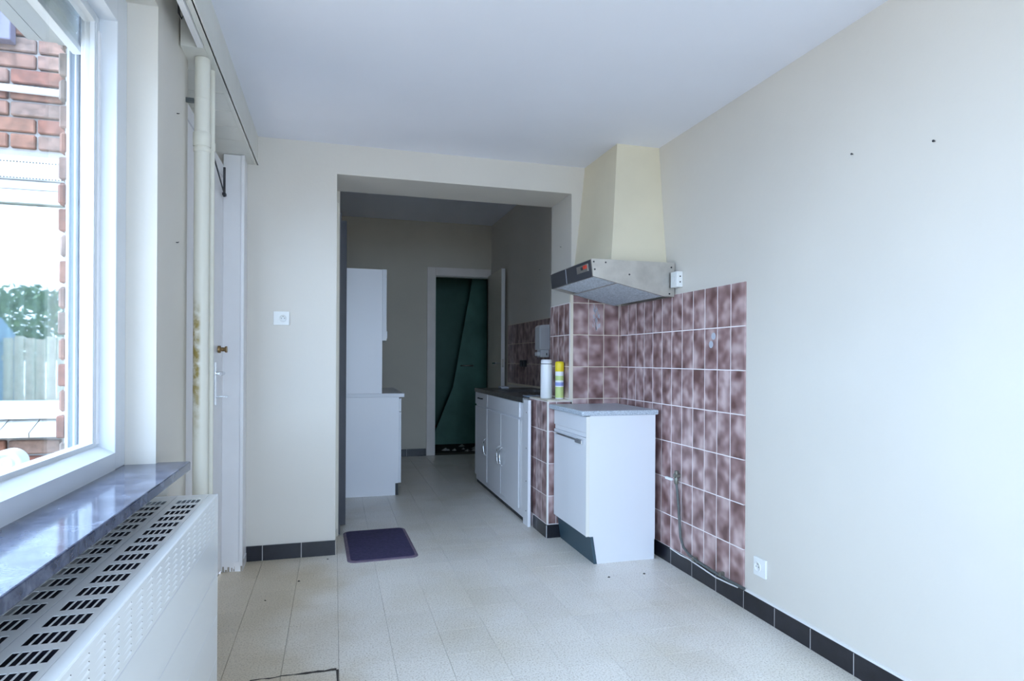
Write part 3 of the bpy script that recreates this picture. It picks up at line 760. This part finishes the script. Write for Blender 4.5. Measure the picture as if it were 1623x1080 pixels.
# ---------------- dark door folded back, inner door
d3 = thing('door_3', (.055, 4.5, 0), 'dark grey door leaf folded back at the left of the opening', 'door', kind='structure')
MB().box(.034, .077, 4.285, 5.05, .008, 2.033, bev=.002).obj('door_leaf', 'dark_door', d3)
MB().box(-.02, .016, 3.985, YO + .012, .0, 2.08, bev=.002).box(.012, .024, 4.0, YO + .02, .06, 2.08).obj('frame_strip', 'inner_door_paint', d3)
MB().box(.028, .040, 4.06, 4.285, .008, 2.033).obj('folded_leaf', 'dark_door', d3)
d2 = thing('door_2', (1.44, YF, 0), 'open cream inner door with pale frame leading to the green room', 'door', kind='structure')
f = MB(); f.box(1.024, 1.119, YF - .02, YF + .12, 0, 2.176, bev=.004); f.box(1.119, 1.78, YF - .02, YF + .12, 2.082, 2.176, bev=.004); f.box(1.766, 1.788, YF - .02, YF + .12, 0, 2.082)
f.obj('door_frame', 'inner_trim_paint', d2)
f = MB(); f.box(1.119, 1.128, YF + .01, YF + .10, 0, 2.082); f.box(1.128, 1.766, YF + .01, YF + .10, 2.074, 2.082); f.obj('door_stop', 'cream_edge', d2)
q = [(1.716, 6.43), (1.757, 6.433), (1.764, 7.14), (1.742, 7.14)]
lf2 = MB().prism(q, 'Z', .01, 2.09).obj('door_leaf', 'inner_door_paint', d2); WL[lf2.name] = WL[d2.name]
MB().prism([(1.715, 6.4285), (1.757, 6.4315), (1.757, 6.433), (1.715, 6.430)], 'Z', .01, 2.09).obj('leaf_edge', 'white_wood', lf2)
MB().tube([(1.72, 6.49, 1.075), (1.672, 6.49, 1.075)], .008, 10).tube([(1.672, 6.485, 1.075), (1.668, 6.53, 1.073), (1.668, 6.60, 1.072)], .008, 10).obj('lever', 'chrome', lf2)
MB().tube([(1.755, 6.49, 1.075), (1.778, 6.49, 1.075)], .008, 10).obj('lever', 'chrome', lf2)
MB().box(1.725, 1.745, 6.4275, 6.4295, 1.03, 1.12).obj('lock_plate', 'steel', lf2)

# ---------------- green room beyond the inner door
m = MB(); m.box(1.90, 2.5, YF + .10, YF + .14, -.12, 2.7); m.box(.6, .72, YF + .12, 8.75, -.12, 2.7); m.box(.6, 2.5, 8.65, 8.75, -.12, 2.7); m.box(2.4, 2.5, YF + .12, 8.75, -.12, 2.7)
tag(m.obj('wall_green', 'green_paint'), 'dark green painted walls of the room behind the inner door', 'wall', kind='structure')
tag(box('ceiling', (.6, 2.5, YF + .12, 8.75, 2.6, 2.7), 'green_paint'), 'dark ceiling of the green room', 'ceiling', kind='structure')
tag(box('floor', (.6, 2.5, YF + .12, 8.75, -.12, -.01), 'cellar_floor'), 'dark dirty floor of the green room', 'floor', kind='structure')
sl = MB().prism([(1.80, 2.45), (2.35, 2.45), (2.35, 0), (1.20, 0), (1.50, .75)], 'Y', 8.05, 8.09).obj('stair_side', 'green_panel', None)
tag(sl, 'slanting green stair panel in the dark room behind the inner door', 'stair panel')
tag(MB().tube([(1.15, 8.60, .16), (1.33, 8.58, .17), (1.40, 8.56, .20), (1.43, 8.55, .30), (1.52, 8.55, .36), (1.6, 8.55, .37)], .018, 10).obj('rusty_pipe', 'rust_pipe'), 'rusty bent pipe low on the green wall', 'pipe')
tag(MB().tube([(1.60, 8.02, 1.03), (1.60, 7.97, 1.03), (1.75, 7.97, 1.03), (1.75, 8.02, 1.03)], .010, 8).obj('wall_rail', 'steel'), 'short metal rail on the green stair panel', 'rail')
rb = MB()
random.seed(9)
for k in range(14):
    x, y = random.uniform(1.25, 1.9), random.uniform(7.45, 7.9); s_ = random.uniform(.02, .06)
    rb.add([(x - s_, y, -.009), (x, y - s_, -.009), (x + s_, y, -.009), (x, y + s_, -.009), (x + .2 * s_, y, s_ * .5)], [(0, 1, 4), (1, 2, 4), (2, 3, 4), (3, 0, 4)])
tag(rb.obj('rubble', 'coping_tile'), 'scattered pale rubble on the floor of the green room', 'rubble', kind='stuff')

# ---------------- range hood
rh = thing('range_hood', (1.54, 3.35, 1.46), 'slanted steel range hood with black front under the chimney casing', 'range hood')
HY0, HY1, HX = 3.02, 3.668, 1.292
prof = [(HX, 1.643), (HX + .010, 1.556), (1.722, 1.463), (1.784, 1.463), (1.784, 1.648), (HX + .004, 1.648)]
sp_ = MB().prism(prof, 'Y', HY0, HY0 + .012).obj('side_panel', 'steel', rh); WL[sp_.name] = WL[rh.name]
MB().prism(prof, 'Y', HY1 - .012, HY1).obj('side_panel', 'steel', rh)
MB().box(HX + .006, 1.784, HY0 + .012, HY1 - .012, 1.636, 1.648).obj('top_panel', 'steel', rh)
MB().box(1.772, 1.784, HY0 + .012, HY1 - .012, 1.463, 1.636).obj('back_panel', 'steel', rh)
fp = MB().prism([(HX, 1.643), (HX + .010, 1.556), (HX + .022, 1.556), (HX + .012, 1.643)], 'Y', HY0 + .012, HY1 - .012).obj('front_panel', 'hood_black', rh); WL[fp.name] = WL[rh.name]
sp2 = MB().prism([(HX - .0015, 1.628), (HX + .0025, 1.590), (HX + .008, 1.590), (HX + .006, 1.628)], 'Y', HY0 + .05, HY0 + .205).obj('control_plate', 'steel', fp); 
MB().prism([(HX - .006, 1.622), (HX - .003, 1.604), (HX + .004, 1.604), (HX + .003, 1.622)], 'Y', HY0 + .06, HY0 + .105).obj('switch', 'red_switch', fp)
MB().prism([(HX - .004, 1.618), (HX - .001, 1.602), (HX + .004, 1.602), (HX + .003, 1.618)], 'Y', HY0 + .115, HY0 + .14).obj('switch', 'hood_black', fp)
MB().prism([(HX - .001, 1.643), (HX + .009, 1.556), (HX + .0105, 1.556), (HX + .0005, 1.643)], 'Y', 3.395, 3.401).obj('seam', 'grey_plastic', fp)
# underside: corrugated front filter and mesh rear filter
def under(x): return 1.556 + (x - (HX + .010)) / (1.722 - HX - .010) * (1.463 - 1.556)
m = MB(); n = 26; ya, yb2 = HY0 + .013, HY1 - .09; vs = []
xa, xb = HX + .024, HX + .150
for k in range(n * 2 + 1):
    y = ya + (yb2 - ya) * k / (2 * n); d = .012 if k % 2 else 0
    vs += [(xa, y, under(xa) + d), (xb, y, under(xb) + d)]
m.add(vs, [(2 * k, 2 * k + 1, 2 * k + 3, 2 * k + 2) for k in range(n * 2)])
m.obj('corrugated_filter', 'mesh_filter', rh)
m = MB(); xa, xb = HX + .152, 1.722
m.add([(xa, HY0 + .013, under(xa) + .004), (xb, HY0 + .013, under(xb) + .004), (xb, HY1 - .013, under(xb) + .004), (xa, HY1 - .013, under(xa) + .004)], [(0, 1, 2, 3)])
for k in range(40):
    y = HY0 + .02 + k * (HY1 - HY0 - .04) / 39
    m.add([(xa, y - .003, under(xa) + .003), (xb, y - .003, under(xb) + .003), (xb, y, under(xb)), (xa, y, under(xa))], [(0, 1, 2, 3)])
    m.add([(xa, y, under(xa)), (xb, y, under(xb)), (xb, y + .003, under(xb) + .003), (xa, y + .003, under(xa) + .003)], [(0, 1, 2, 3)])
m.obj('mesh_filter', 'mesh_filter', rh)
MB().prism([(HX + .148, under(HX + .148)), (HX + .154, under(HX + .154)), (HX + .154, under(HX + .154) + .006), (HX + .148, under(HX + .148) + .006)], 'Y', HY0 + .013, HY1 - .013).obj('filter_frame', 'steel', rh)
MB().box(HX + .022, HX + .15, HY1 - .09, HY1 - .013, 1.560, 1.566).obj('lamp_cover', 'grey_plastic', rh)
for (x, z) in ((1.306, 1.632), (1.312, 1.592), (1.374, 1.631), (1.512, 1.573), (1.763, 1.622), (1.752, 1.478)):
    MB().lathe([(.0048, -.0015), (.0048, .001)], x, HY0, z, seg=10, axis='Y').obj('screw', 'dark_iron', sp_)
ob = thing('hood_socket', (1.77, 2.97, 1.50), 'small white surface socket on the wall beside the hood', 'socket')
MB().box(1.752, 1.789, 2.945, 3.010, 1.508, 1.592, bev=.003).obj('housing', 'socket_white', ob)
for z in (1.535, 1.565): MB().lathe([(.004, -.001), (.004, .001)], 1.772, 2.944, z, seg=8, axis='Y').obj('screw', 'dark_iron', ob)
MB().lathe([(.017, .003), (.018, -.001), (.016, -.0012), (.015, -.0003), (.002, -.0003)], 1.7515, 2.977, 1.55, seg=20, axis='X').obj('face', 'socket_white', ob)

# ---------------- gas pipe and valve
gp = thing('gas_pipe', (1.76, 2.93, .08), 'grey gas pipe with valve running down the mauve tiles to the skirting', 'pipe')
pts = [(1.762, 2.955, .462), (1.762, 2.945, .42), (1.764, 2.935, .34), (1.765, 2.925, .25), (1.765, 2.915, .18), (1.765, 2.885, .135), (1.765, 2.83, .112), (1.766, 2.74, .102), (1.766, 2.60, .096), (1.766, 2.48, .095), (1.767, 2.385, .097)]
MB().tube(pts, .0068, 12).obj('tube', 'gas_pipe_paint', gp)
MB().lathe([(.011, 0), (.013, .004), (.013, .03), (.011, .034)], 1.762, 2.955, .455, seg=6).obj('nut', 'valve_metal', gp)
MB().tube([(1.785, 2.955, .50), (1.748, 2.955, .50)], .012, 12).tube([(1.762, 2.955, .49), (1.762, 2.955, .525)], .011, 12).obj('valve_body', 'valve_metal', gp)
MB().box(1.735, 1.750, 2.965, 3.03, .470, .484, bev=.004).obj('valve_lever', 'white_plastic', gp)
for yk in (2.79, 2.56):
    MB().box(1.758, 1.786, yk - .008, yk + .008, .092, .114, bev=.002).obj('clip', 'valve_metal', gp)
wc = MB().tube([(1.772, 3.03, .088), (1.769, 2.92, .084), (1.768, 2.84, .088), (1.766, 2.72, .082), (1.766, 2.60, .075), (1.768, 2.50, .080), (1.772, 2.44, .083)], .0035, 8).obj('white_cable', 'filler_caulk')
tag(wc, 'thin white cable sagging along the black skirting below the gas pipe', 'cable')

# ---------------- wall sockets
def socket(name, c, axis, w, h, label, fx=0):
    r = thing(name, c, label, 'socket', 'white wall sockets')
    x, y, z = c; d = .009
    if axis == 'Y':
        MB().box(x - w / 2, x + w / 2, y - d, y, z - h / 2, z + h / 2, bev=.002).obj('cover', 'socket_white', r)
        MB().lathe([(.021, .004), (.0215, -.002), (.019, -.0022), (.0185, -.0006), (.002, -.0005)], x + fx, y - d, z, seg=24, axis='Y').obj('face', 'socket_white', r)
        for dx, dz in ((-.008, 0), (.008, 0), (0, .011)): MB().lathe([(.0024, -.0012), (.0024, .003)], x + fx + dx, y - d, z + dz, seg=8, axis='Y').obj('hole', 'socket_hole', r)
    else:
        MB().box(x - d, x, y - w / 2, y + w / 2, z - h / 2, z + h / 2, bev=.002).obj('cover', 'socket_white', r)
        MB().lathe([(.021, .004), (.0215, -.002), (.019, -.0022), (.0185, -.0006), (.002, -.0005)], x - d, y + fx, z, seg=24, axis='X').obj('face', 'socket_white', r)
        for dy, dz in ((-.008, 0), (.008, 0), (0, .011)): MB().lathe([(.0024, -.0012), (.0024, .003)], x - d, y + fx + dy, z + dz, seg=8, axis='X').obj('hole', 'socket_hole', r)
socket('wall_socket', (-.283, YB, 1.337), 'Y', .083, .076, 'white wall socket on the cream wall left of the opening', .008)
socket('wall_socket', (1.79, 2.302, .217), 'X', .080, .080, 'white wall socket low on the right wall beside the tiles', .012)

# ---------------- door mat
mt = thing('door_mat', (.262, 3.815, 0), 'dark purple-blue door mat with rounded rubber border on the floor', 'mat')
mt.rotation_euler = (0, 0, R(1.5))
def rrect(w, h, r, z, n=6):
    o = []
    for cx, cy, a0 in ((w - r, h - r, 0), (-w + r, h - r, 90), (-w + r, -h + r, 180), (w - r, -h + r, 270)):
        for k in range(n + 1):
            a = R(a0 + 90 * k / n); o.append((cx + r * math.cos(a), cy + r * math.sin(a), z))
    return o
def slab(loops, mat, name, parent):
    m = MB(); n = len(loops[0]); vs = [v for l in loops for v in l]
    fs = [(i * n + k, i * n + (k + 1) % n, (i + 1) * n + (k + 1) % n, (i + 1) * n + k) for i in range(len(loops) - 1) for k in range(n)]
    fs += [tuple(range(n)), tuple((len(loops) - 1) * n + k for k in range(n))]
    m.add(vs, fs); o = D.objects.new(name, m.mesh(name, [mat])); COL.objects.link(o); o.parent = parent; return o
slab([rrect(.195, .318, .045, 0), rrect(.195, .318, .045, .003), rrect(.190, .313, .042, .006)], 'mat_rubber', 'border', mt)
slab([rrect(.177, .298, .03, .002), rrect(.177, .298, .03, .0075), rrect(.174, .295, .03, .009)], 'mat_pile', 'pile', mt)

# ---------------- small nails, hooks and crumbs
def nail(c, d, label, hook=False, group='nails and hooks left in the walls'):
    m = MB(); c = Vector(c); d = Vector(d)
    m.tube([c, c + d * .007], .0016, 8); 
    if hook: m.tube([c + d * .006, c + d * .007 + Vector((0, .006, .003))], .0011, 8)
    else: m.tube([c + d * .006, c + d * .008], .0038, 8)
    tag(m.obj('nail', 'dark_iron'), label, 'nail', group)
nail((1.79, 1.815, 1.862), (-1, 0, 0), 'small dark nail high on the right wall, nearer the tiled corner')
nail((1.79, 1.497, 1.802), (-1, 0, 0), 'small dark nail high on the right wall, nearer the picture edge')
nail((1.437, 3.86, 1.86), (-1, 0, 0), 'small bent hook on the jamb above the tiled pillar', True)
nail((XW, 2.30, 1.50), (1, 0, 0), 'small bent hook at middle height on the window wall', True)
nail((XW, 2.30, 1.93), (1, 0, 0), 'small bent hook high on the window wall', True)
nail((1.79, 5.35, 1.93), (-1, 0, 0), 'small nail high on the right wall of the rear room')
random.seed(21)
for (x, y, s_, lab) in ((-.165, 3.28, .007, 'dark crumb on the floor before the back wall'), (-.03, 3.60, .006, 'dark crumb on the floor close to the black skirting tiles'), (1.36, 2.93, .008, 'dark crumb on the floor in front of the base cabinet, left one'),
                      (1.56, 2.93, .008, 'dark crumb on the floor in front of the base cabinet, right one'), (-.30, 3.06, .005, 'dark crumb on the floor near the radiator end')):
    m = MB(); m.add([(x - s_, y, 0), (x, y - s_, 0), (x + s_ * 1.3, y, 0), (x, y + s_ * .8, 0), (x, y, s_ * .8)], [(0, 1, 4), (1, 2, 4), (2, 3, 4), (3, 0, 4), (0, 3, 2, 1)])
    tag(m.obj('crumb', 'debris'), lab, 'debris', 'crumbs on the floor')

# ================================================================== OUTSIDE
tag(box('ground', (-14, 10, -16, 9, -.35, -.13), 'patio_stone'), 'paved courtyard ground outside the window, tinted warm for its bounce light', 'ground', kind='structure')
# own outer brick leaf at the far reveal
ow = MB(); ow.box(-.770, -.70, 2.136, 2.46, -.12, 2.9); ow.box(-.770, -.70, 2.46, 3.45, 2.12, 2.9); ow.box(-.77, -.70, YR - .3, 2.136, 2.24, 2.9); ow.box(-.77, -.70, YR - .3, 2.136, -.12, .76); ow.box(-.77, -.70, YR - .3, -.65, .76, 2.24)
ow = ow.obj('wall_outer', 'mortar'); tag(ow, 'weathered outer brickwork at the far window reveal', 'wall', kind='structure')
random.seed(2)
for k in range(26):
    z = .80 + k * .0765 + .033
    if z > 2.8: break
    L = .20 if k % 2 else .10
    piece('brick', (.024, L, .066), 'brick_clay', (-.773 + random.uniform(-.003, .003), 2.130 + L / 2 + random.uniform(-.003, .003), z), ow, bev=.008)
    piece('brick', (.024, .10 if k % 2 else .20, .066), 'brick_clay', (-.773, 2.130 + L + .01 + (.05 if k % 2 else .10), z), ow, bev=.004)
# courtyard wing with its window
WY = 3.45
wx0, wx1, wz0, wz1 = -2.45, -1.02, .905, 2.06
m = MB(); m.box(-3.4, wx0, WY + .008, WY + .3, -.13, 3.0); m.box(wx1, -.80, WY + .008, WY + .3, -.13, 3.0); m.box(wx0, wx1, WY + .008, WY + .3, wz1, 3.0); m.box(wx0, wx1, WY + .008, WY + .3, -.13, .74)
wo = m.obj('wall_courtyard', 'mortar'); tag(wo, 'weathered red brick courtyard wall seen through the window', 'wall', kind='structure')
nb = 0
for k in range(40):
    z = -.10 + k * .0757 + .033
    if z > 2.96 or z < .30: continue
    x = -2.35 - (.11 if k % 2 else 0)
    while x < -.81:
        L = random.choice((.21, .21, .21, .10)); xe = min(x + L, -.81)
        zt = z + .033
        ins = (x < wx1 and xe > wx0 and z - .033 < wz1 - .002 and zt > .745)
        if xe - x > .03 and not ins and nb < 300:
            nb += 1
            piece('brick', (xe - x, .030, .0645), 'brick_clay', ((x + xe) / 2, WY + random.uniform(-.002, .004), z + random.uniform(-.002, .002)), wo, bev=.005)
        x = xe + .0115
w2 = thing('window_2', ((wx0 + wx1) / 2, WY, .82), 'white window with shutter box in the brick courtyard wall', 'window', kind='structure')
MB().box(wx0, wx1, WY - .005, WY + .09, 1.955, wz1).obj('shutter_box', 'white_pvc', w2)
for z in (1.868, 1.912): piece('shutter_slat', (wx1 - wx0, .02, .041), 'white_pvc', ((wx0 + wx1) / 2, WY + .03, z + .02), w2, bev=.005)
for z in (1.955, 2.03):
    m = MB(); x = wx0 + .01
    while x < wx1: m.box(x, x + .006, WY - .0065, WY - .004, z, z + .005); x += .013
    m.obj('slot_row', 'black_gap', w2)
MB().box(wx0, wx1, WY + .005, WY + .06, 1.843, 1.866).obj('shutter_bar', 'shutter_grey', w2)
m = MB(); m.box(wx0, wx1, WY - .02, WY + .08, .823, .905, bev=.004); m.box(wx1 - .06, wx1, WY, WY + .08, .905, 1.843); m.box(wx0, wx0 + .06, WY, WY + .08, .905, 1.843)
m.obj('window_frame', 'white_pvc', w2)
MB().box(wx0 + .06, wx1 - .06, WY + .04, WY + .046, .905, 1.843).obj('glass_pane', 'mirror_glass', w2)
m = MB(); nx = 120; vs = []
for k in range(nx + 1):
    x = wx0 + .06 + (wx1 - wx0 - .12) * k / nx; d = .012 * math.sin(k * 1.3)
    vs += [(x, WY + .12 + d, .90), (x, WY + .12 + d, 1.85)]
m.add(vs, [(2 * k, 2 * k + 2, 2 * k + 3, 2 * k + 1) for k in range(nx)], 0, True).obj('net_curtain', 'net_curtain', w2)
MB().box(wx0, wx1, WY + .2, WY + .29, .74, 2.06).obj('inner_board', 'house_render', w2)
x = wx0 - .02
while x < wx1:
    m = MB().prism([(WY - .10, .745), (WY - .10, .765), (WY + .02, .822), (WY + .02, .745)], 'X', x + .0025, x + .1225)
    m.obj('sill_tile', 'coping_tile', w2); x += .125
tag(MB().tube([(-2.6, WY - .035, 2.375), (-.80, WY - .035, 2.355)], .017, 12).obj('conduit', 'white_pvc'), 'white conduit running across the courtyard bricks', 'pipe')
lb = thing('outdoor_lamp', (-1.50, WY - .05, 2.56), 'dark box with a looped pale cable on the courtyard bricks', 'lamp')
MB().box(-1.60, -1.437, WY - .075, WY - .016, 2.57, 2.715, bev=.006).obj('housing', 'lamp_box', lb)
MB().prism([(-1.56, 2.715), (-1.47, 2.715), (-1.50, 2.745)], 'Y', WY - .06, WY - .02).obj('bracket', 'lamp_box', lb)
MB().tube([(-1.53, WY - .082, 2.56), (-1.505, WY - .085, 2.60), (-1.492, WY - .085, 2.65), (-1.490, WY - .082, 2.70)], .007, 8).obj('cable', 'white_pvc', lb)
rl = thing('plastic_roll', (-.80, 1.87, .806), 'white round plastic roll lying on the outer window sill', 'roll')
MB().lathe([(.008, 0), (.010, -.002), (.016, -.002), (.017, .004), (.022, .004), (.023, -.002), (.034, -.002), (.036, .003), (.036, .04)], -.80, 1.87, .8435, seg=28, axis='Y').obj('roll', 'white_pvc', rl)

# garden towards the light side (mirrored in the courtyard window)
fe = thing('garden_fence', (-4.0, -5.0, -.13), 'tall board fence at the end of the garden', 'fence')
x = -5.1
random.seed(4)
while x < -1.5:
    piece('board', (.135, .022, 1.55), 'fence_wood', (x, -5.0, .645 + random.choice((0, .03, -.02))), fe, bev=.004); x += .15
MB().box(-5.2, -1.5, -5.06, -5.012, .25, .33).box(-5.2, -1.5, -5.06, -5.012, 1.05, 1.13).obj('rail', 'fence_wood', fe)
tag(MB().box(-8.2, -5.25, -5.6, -4.4, -.13, 1.35).prism([(-5.7, 1.35), (-4.3, 1.35), (-5.0, 1.75)], 'X', -8.3, -5.2).obj('garden_shed', 'blue_tarp'), 'low blue garden shed beside the board fence', 'shed')
def tree(loc, h, rx, rz, n, label):
    t = thing('garden_tree', loc, label, 'tree')
    MB().tube([loc, (loc[0] + .05, loc[1], loc[2] + h * .5), (loc[0], loc[1] + .05, loc[2] + h * .8)], [.10, .07, .04], 10).obj('trunk', 'bark', t)
    m = MB(); c = Vector((loc[0], loc[1], loc[2] + h))
    for k in range(n):
        d = Vector((random.gauss(0, 1), random.gauss(0, 1), random.gauss(0, 1))).normalized() * random.uniform(.55, 1)
        p = c + Vector((d.x * rx, d.y * rx, d.z * rz)); s = random.uniform(.05, .11)
        a = Vector((random.gauss(0, 1), random.gauss(0, 1), random.gauss(0, 1))).normalized(); b = a.orthogonal().normalized()
        m.add([p - a * s, p + b * s * .5, p + a * s, p - b * s * .5], [(0, 1, 2, 3)])
    tag(m.obj('foliage', 'leaf', t), kind='stuff')
tree((-5.7, -7.3, -.13), 1.9, 1.2, .75, 2600, 'bushy green tree behind the board fence')
